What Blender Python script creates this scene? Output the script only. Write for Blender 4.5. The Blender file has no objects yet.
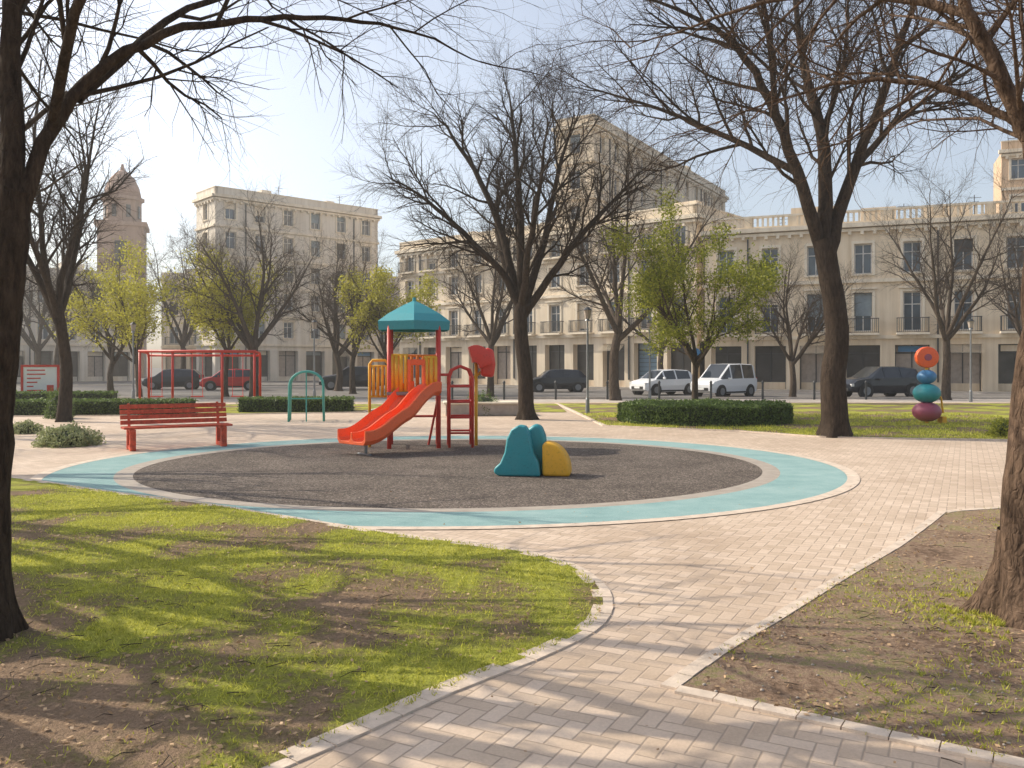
import bpy, math, random
import numpy as np
from mathutils import Vector, Matrix, noise
scene=bpy.context.scene
col=scene.collection
R=math.radians
# ------------------------------------------------------------------ materials
def newmat(name):
    m=bpy.data.materials.new(name); m.use_nodes=True
    nt=m.node_tree; b=nt.nodes["Principled BSDF"]
    return m,nt,b
def Mth(nt,op,a,b=None,c=None):
    n=nt.nodes.new("ShaderNodeMath"); n.operation=op
    for i,v in enumerate((a,b,c)):
        if v is None: continue
        if isinstance(v,(int,float)): n.inputs[i].default_value=v
        else: nt.links.new(v,n.inputs[i])
    return n.outputs[0]
def coords(nt,scale=1.0,rot=0.0):
    tc=nt.nodes.new("ShaderNodeTexCoord"); mp=nt.nodes.new("ShaderNodeMapping")
    mp.inputs["Scale"].default_value=(scale,)*3 if isinstance(scale,(int,float)) else scale
    mp.inputs["Rotation"].default_value=(0,0,rot)
    nt.links.new(tc.outputs["Object"],mp.inputs[0]); return mp.outputs[0]
def noisen(nt,vec,scale,detail=5,rough=.6):
    n=nt.nodes.new("ShaderNodeTexNoise"); n.inputs["Scale"].default_value=scale
    n.inputs["Detail"].default_value=detail; n.inputs["Roughness"].default_value=rough
    nt.links.new(vec,n.inputs["Vector"]); return n.outputs[0]
def ramp(nt,fac,stops):
    r=nt.nodes.new("ShaderNodeValToRGB"); el=r.color_ramp.elements
    while len(el)<len(stops): el.new(.5)
    for e,(p,c) in zip(el,stops): e.position=p; e.color=(*c,1)
    nt.links.new(fac,r.inputs[0]); return r.outputs[0]
def mixc(nt,fac,a,b,mode='MIX'):
    n=nt.nodes.new("ShaderNodeMix"); n.data_type='RGBA'; n.blend_type=mode
    for i,v in ((0,fac),(6,a),(7,b)):
        if isinstance(v,(int,float)): n.inputs[i].default_value=v
        elif isinstance(v,tuple): n.inputs[i].default_value=(*v,1)
        else: nt.links.new(v,n.inputs[i])
    return n.outputs[2]
def bump(nt,b,h,strength=.4,dist=.02):
    n=nt.nodes.new("ShaderNodeBump"); n.inputs["Strength"].default_value=strength
    n.inputs["Distance"].default_value=dist
    nt.links.new(h,n.inputs["Height"]); nt.links.new(n.outputs[0],b.inputs["Normal"])
def simple(name,c,rough=.6,var=.15,scale=4,bmp=0.0,metal=0,bscale=None,spec=None):
    m,nt,b=newmat(name); v=coords(nt)
    n=noisen(nt,v,scale)
    lo=tuple(x*(1-var) for x in c); hi=tuple(min(1,x*(1+var)) for x in c)
    nt.links.new(ramp(nt,n,[(.3,lo),(.7,hi)]),b.inputs["Base Color"])
    b.inputs["Roughness"].default_value=rough; b.inputs["Metallic"].default_value=metal
    if spec is not None: b.inputs["Specular IOR Level"].default_value=spec
    if bmp: bump(nt,b,noisen(nt,v,bscale or scale*6),bmp)
    return m
def worn(name,c,rough=.42):
    m,nt,b=newmat(name); v=coords(nt)
    a=noisen(nt,v,3,6,.65); g=noisen(nt,v,26,4,.7)
    fade=tuple(min(1,x*.9+.02) for x in c)
    cc=ramp(nt,a,[(.35,c),(.72,fade)])
    cc=mixc(nt,1.0,cc,ramp(nt,g,[(.28,(.72,.69,.66)),(.45,(1,1,1))]),'MULTIPLY')
    nt.links.new(cc,b.inputs["Base Color"])
    nt.links.new(Mth(nt,'MULTIPLY_ADD',g,.35,rough-.12),b.inputs["Roughness"])
    bump(nt,b,g,.06,.01); return m
def leafmat(name,c1,c2,trans=.45):
    m,nt,b=newmat(name)
    g=nt.nodes.new("ShaderNodeNewGeometry")
    cc=ramp(nt,g.outputs["Random Per Island"],[(0,c1),(1,c2)])
    nt.links.new(cc,b.inputs["Base Color"]); b.inputs["Roughness"].default_value=.6
    t=nt.nodes.new("ShaderNodeBsdfTranslucent"); nt.links.new(cc,t.inputs[0])
    mx=nt.nodes.new("ShaderNodeMixShader"); mx.inputs[0].default_value=trans
    nt.links.new(b.outputs[0],mx.inputs[1]); nt.links.new(t.outputs[0],mx.inputs[2])
    nt.links.new(mx.outputs[0],nt.nodes["Material Output"].inputs[0])
    return m
def paver_mat():
    m,nt,b=newmat("herringbone_pavers")
    U=.098
    v=coords(nt,1/U,R(28)); s=nt.nodes.new("ShaderNodeSeparateXYZ"); nt.links.new(v,s.inputs[0])
    x,y=s.outputs[0],s.outputs[1]
    i=Mth(nt,'FLOOR',x); j=Mth(nt,'FLOOR',y); u=Mth(nt,'SUBTRACT',x,i); w=Mth(nt,'SUBTRACT',y,j)
    k=Mth(nt,'FLOORED_MODULO',Mth(nt,'SUBTRACT',i,j),4.0)
    eq=[Mth(nt,'COMPARE',k,float(q),.2) for q in range(4)]
    dl=Mth(nt,'MULTIPLY_ADD',eq[1],9.0,u); dr=Mth(nt,'MULTIPLY_ADD',eq[0],9.0,Mth(nt,'SUBTRACT',1.0,u))
    db=Mth(nt,'MULTIPLY_ADD',eq[2],9.0,w); dt=Mth(nt,'MULTIPLY_ADD',eq[3],9.0,Mth(nt,'SUBTRACT',1.0,w))
    d=Mth(nt,'MINIMUM',Mth(nt,'MINIMUM',dl,dr),Mth(nt,'MINIMUM',db,dt))
    mr=nt.nodes.new("ShaderNodeMapRange"); mr.inputs[1].default_value=.01; mr.inputs[2].default_value=.085
    nt.links.new(d,mr.inputs[0]); body=mr.outputs[0]
    ii=Mth(nt,'SUBTRACT',i,eq[1]); jj=Mth(nt,'SUBTRACT',j,eq[2])
    cb=nt.nodes.new("ShaderNodeCombineXYZ"); nt.links.new(ii,cb.inputs[0]); nt.links.new(jj,cb.inputs[1])
    wn=nt.nodes.new("ShaderNodeTexWhiteNoise"); wn.noise_dimensions='2D'; nt.links.new(cb.outputs[0],wn.inputs[0])
    bc=ramp(nt,wn.outputs[0],[(0,(.58,.45,.335)),(.5,(.645,.505,.385)),(1,(.72,.575,.45))])
    v2=coords(nt)
    big=ramp(nt,noisen(nt,v2,.45,7,.7),[(.32,(.74,.70,.66)),(.62,(1,1,1))])
    fine=ramp(nt,noisen(nt,v2,60,3,.7),[(.25,(.82,.82,.82)),(.7,(1,1,1))])
    c=mixc(nt,1.0,bc,big,'MULTIPLY'); c=mixc(nt,1.0,c,fine,'MULTIPLY')
    c=mixc(nt,body,(.36,.275,.205),c)
    nt.links.new(c,b.inputs["Base Color"]); b.inputs["Roughness"].default_value=.75
    h=Mth(nt,'ADD',body,Mth(nt,'MULTIPLY',wn.outputs[0],.45)); bump(nt,b,h,.4,.006)
    return m
TERMS=[(.9,1.7,0.,1.1,-.6,.42),(2.3,-1.1,1.,-1.7,2.1,.34),(-3.9,3.1,2.,2.9,3.3,.26),(6.1,5.3,.5,-5.,4.,.2)]
def coverF(X,Y):
    v=0
    for ax,ay,ph,bx_,by_,am in TERMS: v=v+am*np.sin(ax*X+ay*Y+ph+1.5*np.sin(bx_*X+by_*Y))
    return v-1.1*np.exp(-((X+2.9)**2/1.6+(Y-3.9)**2/1.1))
def lawn_mat():
    m,nt,b=newmat("lawn_turf"); v=coords(nt); s=nt.nodes.new("ShaderNodeSeparateXYZ"); nt.links.new(v,s.inputs[0]); X,Y=s.outputs[0],s.outputs[1]
    tot=None
    for ax,ay,ph,bx_,by_,am in TERMS:
        inner=Mth(nt,'SINE',Mth(nt,'MULTIPLY_ADD',X,bx_,Mth(nt,'MULTIPLY',Y,by_)))
        a=Mth(nt,'ADD',Mth(nt,'MULTIPLY_ADD',X,ax,Mth(nt,'MULTIPLY_ADD',Y,ay,ph)),Mth(nt,'MULTIPLY',inner,1.5))
        t=Mth(nt,'MULTIPLY',Mth(nt,'SINE',a),am); tot=t if tot is None else Mth(nt,'ADD',tot,t)
    q=Mth(nt,'ADD',Mth(nt,'DIVIDE',Mth(nt,'POWER',Mth(nt,'ABSOLUTE',Mth(nt,'ADD',X,2.9)),2.0),1.6),Mth(nt,'DIVIDE',Mth(nt,'POWER',Mth(nt,'ABSOLUTE',Mth(nt,'SUBTRACT',Y,3.9)),2.0),1.1))
    tot=Mth(nt,'SUBTRACT',tot,Mth(nt,'MULTIPLY',Mth(nt,'EXPONENT',Mth(nt,'MULTIPLY',q,-1.0)),1.1))
    f=noisen(nt,v,9,6,.75); f2=noisen(nt,v,70,3,.7)
    tot=Mth(nt,'ADD',tot,Mth(nt,'MULTIPLY_ADD',f,2.4,-1.2))
    mr=nt.nodes.new("ShaderNodeMapRange"); mr.inputs[1].default_value=-1.2; mr.inputs[2].default_value=1.2; nt.links.new(tot,mr.inputs[0])
    c=ramp(nt,mr.outputs[0],[(.2,(.30,.205,.135)),(.36,(.235,.175,.095)),(.46,(.27,.25,.07)),(.6,(.36,.37,.06)),(.85,(.47,.46,.08))])
    c=mixc(nt,1.0,c,ramp(nt,f2,[(.3,(.60,.60,.58)),(.65,(1.1,1.1,1.1))]),'MULTIPLY')
    nt.links.new(c,b.inputs["Base Color"]); b.inputs["Roughness"].default_value=.95; b.inputs["Specular IOR Level"].default_value=.15
    bump(nt,b,Mth(nt,'ADD',f2,f),.8,.03); return m
def ground_mix(name,stops,scale,bs=40,bstr=.6,fine=25,fw=.35):
    m,nt,b=newmat(name); v=coords(nt)
    a=noisen(nt,v,scale,7,.65); f=noisen(nt,v,fine,5,.7)
    mm=Mth(nt,'ADD',Mth(nt,'MULTIPLY',a,1-fw),Mth(nt,'MULTIPLY',f,fw))
    nt.links.new(ramp(nt,mm,stops),b.inputs["Base Color"]); b.inputs["Roughness"].default_value=.95
    b.inputs["Specular IOR Level"].default_value=.2
    bump(nt,b,noisen(nt,v,bs,6,.7),bstr,.03)
    return m
def rubber_mat():
    m,nt,b=newmat("dark_rubber_granules"); v=coords(nt)
    vo=nt.nodes.new("ShaderNodeTexVoronoi"); vo.inputs["Scale"].default_value=55; nt.links.new(v,vo.inputs["Vector"])
    s=nt.nodes.new("ShaderNodeSeparateXYZ"); nt.links.new(vo.outputs["Color"],s.inputs[0])
    c=ramp(nt,s.outputs[0],[(0,(.05,.042,.036)),(.55,(.12,.10,.085)),(.85,(.18,.15,.13)),(1,(.30,.26,.22))])
    c=mixc(nt,1.0,c,ramp(nt,noisen(nt,v,.9,7,.7),[(.3,(.72,.70,.68)),(.65,(1.25,1.22,1.2))]),'MULTIPLY')
    nt.links.new(c,b.inputs["Base Color"]); b.inputs["Roughness"].default_value=.95; b.inputs["Specular IOR Level"].default_value=.2
    bump(nt,b,Mth(nt,'ADD',vo.outputs["Distance"],noisen(nt,v,5,5,.7)),.8,.012); return m
def bark_mat(name,lo,hi):
    m,nt,b=newmat(name); v=coords(nt,(1,1,.22))
    n=noisen(nt,v,22,6,.7); n2=noisen(nt,coords(nt),2.5,4)
    c=ramp(nt,n,[(.32,lo),(.68,hi)]); c=mixc(nt,.5,c,ramp(nt,n2,[(.3,(.6,.6,.6)),(.7,(1,1,1))]),'MULTIPLY')
    nt.links.new(c,b.inputs["Base Color"]); b.inputs["Roughness"].default_value=.95
    b.inputs["Specular IOR Level"].default_value=.15
    vo=nt.nodes.new("ShaderNodeTexVoronoi"); vo.feature='DISTANCE_TO_EDGE'; vo.inputs["Scale"].default_value=24
    dv_=nt.nodes.new("ShaderNodeVectorMath"); dv_.operation='MULTIPLY_ADD'
    nn=nt.nodes.new("ShaderNodeTexNoise"); nn.inputs["Scale"].default_value=6; nt.links.new(coords(nt),nn.inputs["Vector"])
    nt.links.new(nn.outputs[1],dv_.inputs[0]); dv_.inputs[1].default_value=(.15,.15,.15); nt.links.new(coords(nt,(1,1,.2)),dv_.inputs[2])
    nt.links.new(dv_.outputs[0],vo.inputs["Vector"])
    h=Mth(nt,'ADD',Mth(nt,'MINIMUM',vo.outputs["Distance"],.25),Mth(nt,'MULTIPLY',n,.5))
    bump(nt,b,h,.9,.035)
    return m
pavers=paver_mat()
lawn_m=lawn_mat()
dirt_m=ground_mix("bare_soil",[(.36,(.14,.09,.058)),(.45,(.25,.165,.11)),(.52,(.37,.26,.18)),(.57,(.26,.235,.09)),(.64,(.40,.30,.205))],1.1,55,1.0,18,.5)
rubber_m=rubber_mat()
blue_m=ground_mix("blue_rubber",[(.38,(.20,.33,.325)),(.5,(.265,.405,.395)),(.62,(.34,.465,.45))],1.6,150,.4,60,.5)
band_m=simple("beige_band",(.36,.31,.26),.85,.15,5,.2,bscale=80)
edge_m=simple("edging_stone",(.60,.49,.39),.85,.2,7,.3,bscale=60)
asphalt_m=ground_mix("asphalt",[(.35,(.13,.12,.11)),(.65,(.21,.195,.18))],.6,90,.3,60)
sidewalk_m=simple("sidewalk_concrete",(.46,.40,.34),.9,.15,2,.2,bscale=40)
bark_dark=bark_mat("bark_dark",(.022,.016,.012),(.08,.057,.041))
bark_mid=bark_mat("bark_mid",(.045,.034,.026),(.14,.105,.08))
bark_fg=bark_mat("bark_brown",(.018,.012,.009),(.085,.058,.04))
bark_r=bark_mat("bark_warm_brown",(.035,.022,.015),(.19,.125,.085))
leaf_y=leafmat("spring_leaf_yellow",(.28,.27,.02),(.54,.50,.07),.5)
leaf_g=leafmat("spring_leaf_green",(.12,.155,.012),(.42,.42,.055),.5)
hedge_leaf=leafmat("hedge_leaf",(.05,.09,.015),(.17,.25,.05),.3)
shrub_leaf=leafmat("shrub_leaf",(.22,.26,.10),(.46,.48,.25),.3)
grass_leaf=leafmat("grass_blade",(.24,.27,.03),(.70,.66,.12),.5)
dry_leaf=leafmat("dry_leaf",(.20,.12,.06),(.62,.42,.24),.25)
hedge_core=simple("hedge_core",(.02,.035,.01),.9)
red_m=worn("red_paint",(.62,.035,.02))
redo_m=worn("red_orange_plastic",(.90,.125,.022),.34)
redp_m=worn("red_gloss_plastic",(.74,.04,.02),.3)
yellow_m=worn("yellow_plastic",(.86,.44,.02)); orange_m=worn("orange_plastic",(.88,.24,.02))
teal_m=worn("teal_plastic",(.02,.27,.31))
tealg_m=worn("green_teal_paint",(.06,.36,.30))
blue_p=worn("blue_plastic",(.05,.20,.40))
purple_p=worn("maroon_plastic",(.34,.07,.12))
wood_m=simple("red_painted_wood",(.54,.085,.042),.65,.35,14,.3,bscale=30,spec=.25)
metal_m=simple("grey_metal",(.22,.23,.24),.5,.1,6,metal=.6)
darkmetal_m=simple("dark_metal",(.03,.033,.035),.5,.1,6)
white_m=simple("white_paint",(.78,.78,.76),.35,.04,2)
carwhite=simple("white_car_paint",(.76,.77,.78),.22,.03,1)
carblack=simple("dark_car_paint",(.015,.018,.025),.2,.1,1)
carred=simple("red_car_paint",(.48,.02,.02),.25,.1,1)
tyre_m=simple("tyre",(.02,.02,.02),.85)
glass_m=simple("window_glass",(.06,.09,.12),.1,.5,.45,spec=.8)
carglass=simple("car_glass",(.02,.025,.03),.06,.1,1,spec=.8)
lamp_red=simple("tail_lamp",(.4,.01,.01),.2)
lamp_wh=simple("head_lamp",(.7,.7,.68),.12)
stone_m=simple("planter_stone",(.38,.32,.27),.85,.2,3,.3,bscale=25)
def wallmat(name,c):
    m,nt,b=newmat(name); v=coords(nt)
    n=noisen(nt,v,.35,6,.6); st=noisen(nt,coords(nt,(1.6,1.6,.12)),1.2,5,.6)
    k=ramp(nt,n,[(.3,tuple(x*.86 for x in c)),(.7,c)])
    k=mixc(nt,.75,k,ramp(nt,st,[(.35,(.76,.72,.66)),(.6,(1,1,1))]),'MULTIPLY')
    nt.links.new(k,b.inputs["Base Color"]); b.inputs["Roughness"].default_value=.9
    bump(nt,b,noisen(nt,v,14),.15,.03); return m
wall_cream=wallmat("cream_plaster",(.82,.68,.50)); wall_light=wallmat("light_stone",(.80,.68,.52))
wall_grey=wallmat("grey_plaster",(.64,.58,.50)); wall_white=wallmat("white_plaster",(.76,.69,.59))
wall_brown=wallmat("brown_stone",(.38,.26,.20)); wall_orange=wallmat("ochre_plaster",(.66,.48,.32))
trim_m=wallmat("trim_stone",(.84,.74,.59)); roof_m=simple("roof_tile",(.34,.22,.17),.9,.2,3)
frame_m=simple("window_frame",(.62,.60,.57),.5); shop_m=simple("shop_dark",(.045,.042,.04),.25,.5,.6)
shut_m=simple("shutter_slate",(.20,.25,.28),.6,.2,2); bluedoor=simple("blue_grey_shutter",(.13,.22,.30),.5,.1,2)
# ------------------------------------------------------------------ mesh builder
class MB:
    def __init__(s): s.v=[]; s.f=[]; s.m=[]
    def add(s,vs,fs,mi=0):
        o=len(s.v); s.v.extend(vs)
        for f in fs: s.f.append(tuple(i+o for i in f)); s.m.append(mi)
    def quad(s,a,b,c,d,mi=0): s.add([a,b,c,d],[(0,1,2,3)],mi)
    def box(s,c,d,mi=0,rz=0,rx=0,ry=0):
        M=Matrix.Rotation(rz,3,'Z')@Matrix.Rotation(ry,3,'Y')@Matrix.Rotation(rx,3,'X')
        vs=[tuple(M@Vector((sx*d[0]/2,sy*d[1]/2,sz*d[2]/2))+Vector(c)) for sx in(-1,1) for sy in(-1,1) for sz in(-1,1)]
        s.add(vs,[(0,1,3,2),(4,6,7,5),(0,4,5,1),(2,3,7,6),(0,2,6,4),(1,5,7,3)],mi)
    def tube(s,pts,rad,n=6,mi=0,cap=True):
        pts=[Vector(p) for p in pts]
        if isinstance(rad,(int,float)): rad=[rad]*len(pts)
        o=len(s.v); L=len(pts); prev=None
        for i,p in enumerate(pts):
            t=(pts[min(i+1,L-1)]-pts[max(i-1,0)])
            if t.length<1e-9: t=Vector((0,0,1))
            t.normalize()
            if prev is None:
                a=Vector((1,0,0)) if abs(t.x)<.8 else Vector((0,1,0))
                u=t.cross(a).normalized()
            else:
                u=(prev-t*prev.dot(t)); u=u.normalized() if u.length>1e-6 else t.orthogonal().normalized()
            prev=u; w=t.cross(u); r=rad[i]
            for k in range(n):
                q=2*math.pi*k/n; cc=math.cos(q)*r; ss=math.sin(q)*r
                s.v.append((p.x+u.x*cc+w.x*ss,p.y+u.y*cc+w.y*ss,p.z+u.z*cc+w.z*ss))
        for i in range(L-1):
            for k in range(n):
                a=o+i*n+k; b=o+i*n+(k+1)%n
                s.f.append((a,b,b+n,a+n)); s.m.append(mi)
        if cap and n>3:
            s.f.append(tuple(o+k for k in range(n-1,-1,-1))); s.m.append(mi)
            s.f.append(tuple(o+(L-1)*n+k for k in range(n))); s.m.append(mi)
    def sphere(s,c,r,mi=0,nu=20,nv=12):
        if isinstance(r,(int,float)): r=(r,r,r)
        vs=[];fs=[]
        for i in range(nv+1):
            a=math.pi*i/nv
            for k in range(nu):
                q=2*math.pi*k/nu
                vs.append((c[0]+r[0]*math.sin(a)*math.cos(q),c[1]+r[1]*math.sin(a)*math.sin(q),c[2]+r[2]*math.cos(a)))
        for i in range(nv):
            for k in range(nu):
                fs.append((i*nu+k,(i+1)*nu+k,(i+1)*nu+(k+1)%nu,i*nu+(k+1)%nu))
        s.add(vs,fs,mi)
    def extr(s,prof,y0,y1,mi=0):
        n=len(prof); vs=[(x,y0,z) for x,z in prof]+[(x,y1,z) for x,z in prof]
        s.add(vs,[tuple(range(n)),tuple(range(2*n-1,n-1,-1))]+[(i,i+n,(i+1)%n+n,(i+1)%n) for i in range(n)],mi)
    def obj(s,name,mats,parent=None,loc=(0,0,0),rz=0,smooth=False,bevel=0,bseg=2):
        me=bpy.data.meshes.new(name); me.from_pydata(s.v,[],s.f); me.update()
        for m in (mats if isinstance(mats,(list,tuple)) else [mats]): me.materials.append(m)
        me.polygons.foreach_set("material_index",s.m)
        if smooth: me.polygons.foreach_set("use_smooth",[True]*len(s.f))
        me.update()
        ob=bpy.data.objects.new(name,me); col.objects.link(ob)
        ob.location=loc; ob.rotation_euler=(0,0,rz)
        if parent: ob.parent=parent
        if bevel:
            w=ob.modifiers.new("w",'WELD'); w.merge_threshold=.0005
            b=ob.modifiers.new("b",'BEVEL'); b.width=bevel; b.segments=bseg; b.limit_method='ANGLE'; b.angle_limit=R(35)
        return ob
def empty(name,loc=(0,0,0),rz=0):
    e=bpy.data.objects.new(name,None); col.objects.link(e); e.location=loc; e.rotation_euler=(0,0,rz); e.empty_display_size=.2
    return e
def poly_arr(V,name,mat,parent=None):
    N,K,_=V.shape
    me=bpy.data.meshes.new(name); me.vertices.add(N*K); me.vertices.foreach_set("co",V.astype(np.float32).ravel())
    me.loops.add(N*K); me.loops.foreach_set("vertex_index",np.arange(N*K,dtype=np.int32))
    me.polygons.add(N); me.polygons.foreach_set("loop_start",np.arange(0,N*K,K,dtype=np.int32))
    me.update(calc_edges=True); me.materials.append(mat)
    ob=bpy.data.objects.new(name,me); col.objects.link(ob)
    if parent: ob.parent=parent
    return ob
def leafV(C,size,rg,flat=0.0,asp=.6):
    C=np.asarray(C,dtype=float); N=len(C)
    a=rg.normal(size=(N,3)); a[:,2]*=(1-flat); a/=np.linalg.norm(a,axis=1)[:,None]+1e-9
    b=rg.normal(size=(N,3)); b[:,2]*=(1-flat); b-=a*(a*b).sum(1)[:,None]; b/=np.linalg.norm(b,axis=1)[:,None]+1e-9
    s=size*rg.uniform(.6,1.3,(N,1)); a=a*s; b=b*s*asp
    return np.stack([C-a,C-b*.9+a*.1,C+a,C+b*.9+a*.1],1)
# ------------------------------------------------------------------ ground
def sheet(name,pts,z,mat,parent=None):
    me=bpy.data.meshes.new(name); me.from_pydata([(x,y,z) for x,y in pts],[],[tuple(range(len(pts)))]); me.update()
    if me.polygons[0].normal.z<0: me.flip_normals()
    me.materials.append(mat); ob=bpy.data.objects.new(name,me); col.objects.link(ob); return ob
sheet("ground",[(-500,-200),(500,-200),(500,800),(-500,800)],0,asphalt_m)
sheet("plaza_pavement",[(-40,-12),(40,-12),(40,40),(-40,40)],.012,pavers)
sheet("far_pavement",[(-70,40.0),(60,40.0),(60,43.5),(-70,43.5)],.012,sidewalk_m)
def smooth_poly(pts,closed=False,sub=6):
    out=[];n=len(pts)
    for i in range(n-1):
        p0=pts[max(i-1,0)];p1=pts[i];p2=pts[i+1];p3=pts[min(i+2,n-1)]
        for k in range(sub):
            t=k/sub
            out.append(tuple(.5*((2*p1[q])+(-p0[q]+p2[q])*t+(2*p0[q]-5*p1[q]+4*p2[q]-p3[q])*t*t+(-p0[q]+3*p1[q]-3*p2[q]+p3[q])*t**3) for q in(0,1)))
    out.append(pts[-1]); return out
def strip(name,pts,w,z,h,mat):
    mb=MB(); n=len(pts); L=[];Rr=[]
    for i,p in enumerate(pts):
        a=pts[max(i-1,0)];b=pts[min(i+1,n-1)]; dx,dy=b[0]-a[0],b[1]-a[1]; l=math.hypot(dx,dy) or 1
        nx,ny=-dy/l*w/2,dx/l*w/2; L.append((p[0]+nx,p[1]+ny)); Rr.append((p[0]-nx,p[1]-ny))
    for i in range(n-1):
        a,b,c,d=L[i],L[i+1],Rr[i+1],Rr[i]
        mb.quad((*d,z+h),(*c,z+h),(*b,z+h),(*a,z+h)); mb.quad((*a,z),(*a,z+h),(*b,z+h),(*b,z)); mb.quad((*d,z+h),(*d,z),(*c,z),(*c,z+h))
    return mb.obj(name,mat)
def edging(name,pts,w,step,h):
    mb=MB(); rn=random.Random(2); P=[Vector((*p,0)) for p in pts]; acc=0
    for i in range(len(P)-1):
        a,b=P[i],P[i+1]; L=(b-a).length
        if L<1e-6: continue
        d=(b-a)/L
        while acc<L:
            c=a+d*acc; mb.box((c.x,c.y,.012+h/2-.004+rn.uniform(-.0015,.0015)),(step-.006,w+rn.uniform(-.004,.004),h+.008),rz=math.atan2(d.y,d.x)+rn.uniform(-.01,.01)); acc+=step
        acc-=L
    return mb.obj(name,edge_m)
front=smooth_poly([(-16,15.6),(-11,14.2),(-7.77,12.95),(-5.56,11.5),(-3.82,10.43),(-2.33,9.35),(-1.11,8.48),(-.11,7.88),(.41,7.32),(.627,6.68),(.647,6.07),(.506,5.53),(.165,5.02),(-.325,4.475),(-.746,3.93),(-1.02,3.6),(-1.6,2.9),(-2.6,1.8),(-5,-.6)],sub=10)
lawn_poly=front+[(-30,-.6),(-30,15.6)]
sheet("front_lawn",lawn_poly,.022,lawn_m)
edging("lawn_edging",front,.14,.205,.010)
bed_edge=[(30,10.6),(9,10.35),(6.13,10.2),(5.15,9.9)]+smooth_poly([(4.9,9.75),(3.69,8.1),(2.75,6.94),(1.81,5.75),(1.224,5.02),(.86,4.52)])+[(.88,4.42)]+smooth_poly([(1.0,4.35),(1.22,4.21),(1.65,3.93),(2.16,3.6),(5,1.8),(12,-3)])
bed_poly=bed_edge+[(30,-3)]
sheet("soil_bed",bed_poly,.022,dirt_m)
edging("bed_edging",bed_edge,.09,.205,.016)
def ring(name,r0,r1,z,mat,cx=-1.0,cy=14.75,k=.91,n=160):
    mb=MB()
    vs=[(cx+r*math.cos(2*math.pi*i/n),cy+r*k*math.sin(2*math.pi*i/n),z) for r in (r0,r1) for i in range(n)] if r0>0 else None
    if r0>0: mb.add(vs,[(i,n+i,n+(i+1)%n,(i+1)%n) for i in range(n)])
    else: mb.add([(cx+r1*math.cos(2*math.pi*i/n),cy+r1*k*math.sin(2*math.pi*i/n),z) for i in range(n)],[tuple(range(n))])
    return mb.obj(name,mat)
ring("play_area_rubber_surface",0,5.15,.018,rubber_m)
ring("inner_band",5.15,5.42,.020,band_m)
ring("blue_ring_surface",5.42,6.40,.019,blue_m)
ring("outer_ring_edging",6.40,6.58,.021,edge_m)
lawnR=[(2.6,24.0),(4.2,22.9),(5.87,21.97),(7.3,20.2),(9,19.7),(11.3,19.3),(34,18.6),(34,38.5),(2.0,38.5)]
sheet("side_lawn",lawnR,.024,lawn_m); strip("side_lawn_edging",lawnR[-1:]+lawnR[:7],.12,.012,.03,edge_m)
lawnL=[(-34,26.5),(-12.2,29.0),(-5.4,31),(-5.2,37.5),(-34,37.5)]
sheet("back_lawn",lawnL,.024,lawn_m); strip("back_lawn_edging",lawnL[:4],.12,.012,.03,edge_m)
lawnC=[(-1.5,31),(2,31),(2,38),(-1.5,38)]
sheet("middle_lawn",lawnC,.025,lawn_m)
strip("near_kerb",[(-70,43.5),(60,43.5)],.2,0,.12,sidewalk_m)
strip("far_kerb",[(-70,76),(-15,72),(12,58.6),(50,43.8)],.2,0,.12,sidewalk_m)
mb=MB()
for i in range(14): mb.quad((-40+i*6,52,.004),(-37+i*6,52,.004),(-37+i*6,52.12,.004),(-40+i*6,52.12,.004))
mb.obj("road_marking",white_m)
# grass / litter
rg=np.random.default_rng(5)
def inpoly(X,Y,P):
    c=np.zeros(len(X),bool); n=len(P); j=n-1
    for i in range(n):
        xi,yi=P[i];xj,yj=P[j]
        t=((yi>Y)!=(yj>Y))&(X<(xj-xi)*(Y-yi)/((yj-yi) or 1e-9)+xi); c^=t; j=i
    return c
def nz(X,Y,s,seed=0):
    return np.array([noise.fractal(Vector((x*s+seed,y*s,seed*.7)),1.0,2.0,4) for x,y in zip(X,Y)])
def pick(P,N,xr,yr,near=1.5):
    X=rg.uniform(*xr,N); Y=yr[0]+(yr[1]-yr[0])*rg.uniform(0,1,N)**near
    k=inpoly(X,Y,P); return X[k],Y[k]
def scatter(P,N,xr,yr,thr,s,seed):
    X,Y=pick(P,N,xr,yr); v=nz(X,Y,s,seed); k=v>thr+rg.normal(0,.12,len(X)); return X[k],Y[k]
def blades(name,X,Y,h,w,mat,z=.018):
    N=len(X); a=rg.uniform(0,2*math.pi,N); hh=h*rg.uniform(.35,1.35,N); ww=w*rg.uniform(.6,1.3,N)
    l=rg.normal(0,.6,(N,2))*hh[:,None]; B=np.stack([X,Y,np.full(N,z)],1)
    o=np.stack([np.cos(a)*ww,np.sin(a)*ww,np.zeros(N)],1)
    T=B+np.stack([l[:,0],l[:,1],hh],1)
    return poly_arr(np.stack([B-o,B+o,T],1),name,mat)
def tuft(X,Y,cell,amt):
    cx=np.floor(X/cell);cy=np.floor(Y/cell); hx=np.modf(np.abs(np.sin(cx*12.98+cy*78.2)*43758.5))[0]; hy=np.modf(np.abs(np.sin(cx*39.3+cy*11.1)*24634.6))[0]
    tx=(cx+.2+.6*hx)*cell; ty=(cy+.2+.6*hy)*cell; p=amt*rg.uniform(size=len(X)); return X+(tx-X)*p,Y+(ty-Y)*p
X1,Y1=pick(lawn_poly,330000,(-6.5,.75),(2.2,13),1.5)
F=coverF(X1,Y1); k=F>rg.normal(.05,.40,len(F)); X1,Y1=tuft(X1[k],Y1[k],.11,.45)
blades("lawn_grass",X1,Y1,.028,.0042,grass_leaf)
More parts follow.
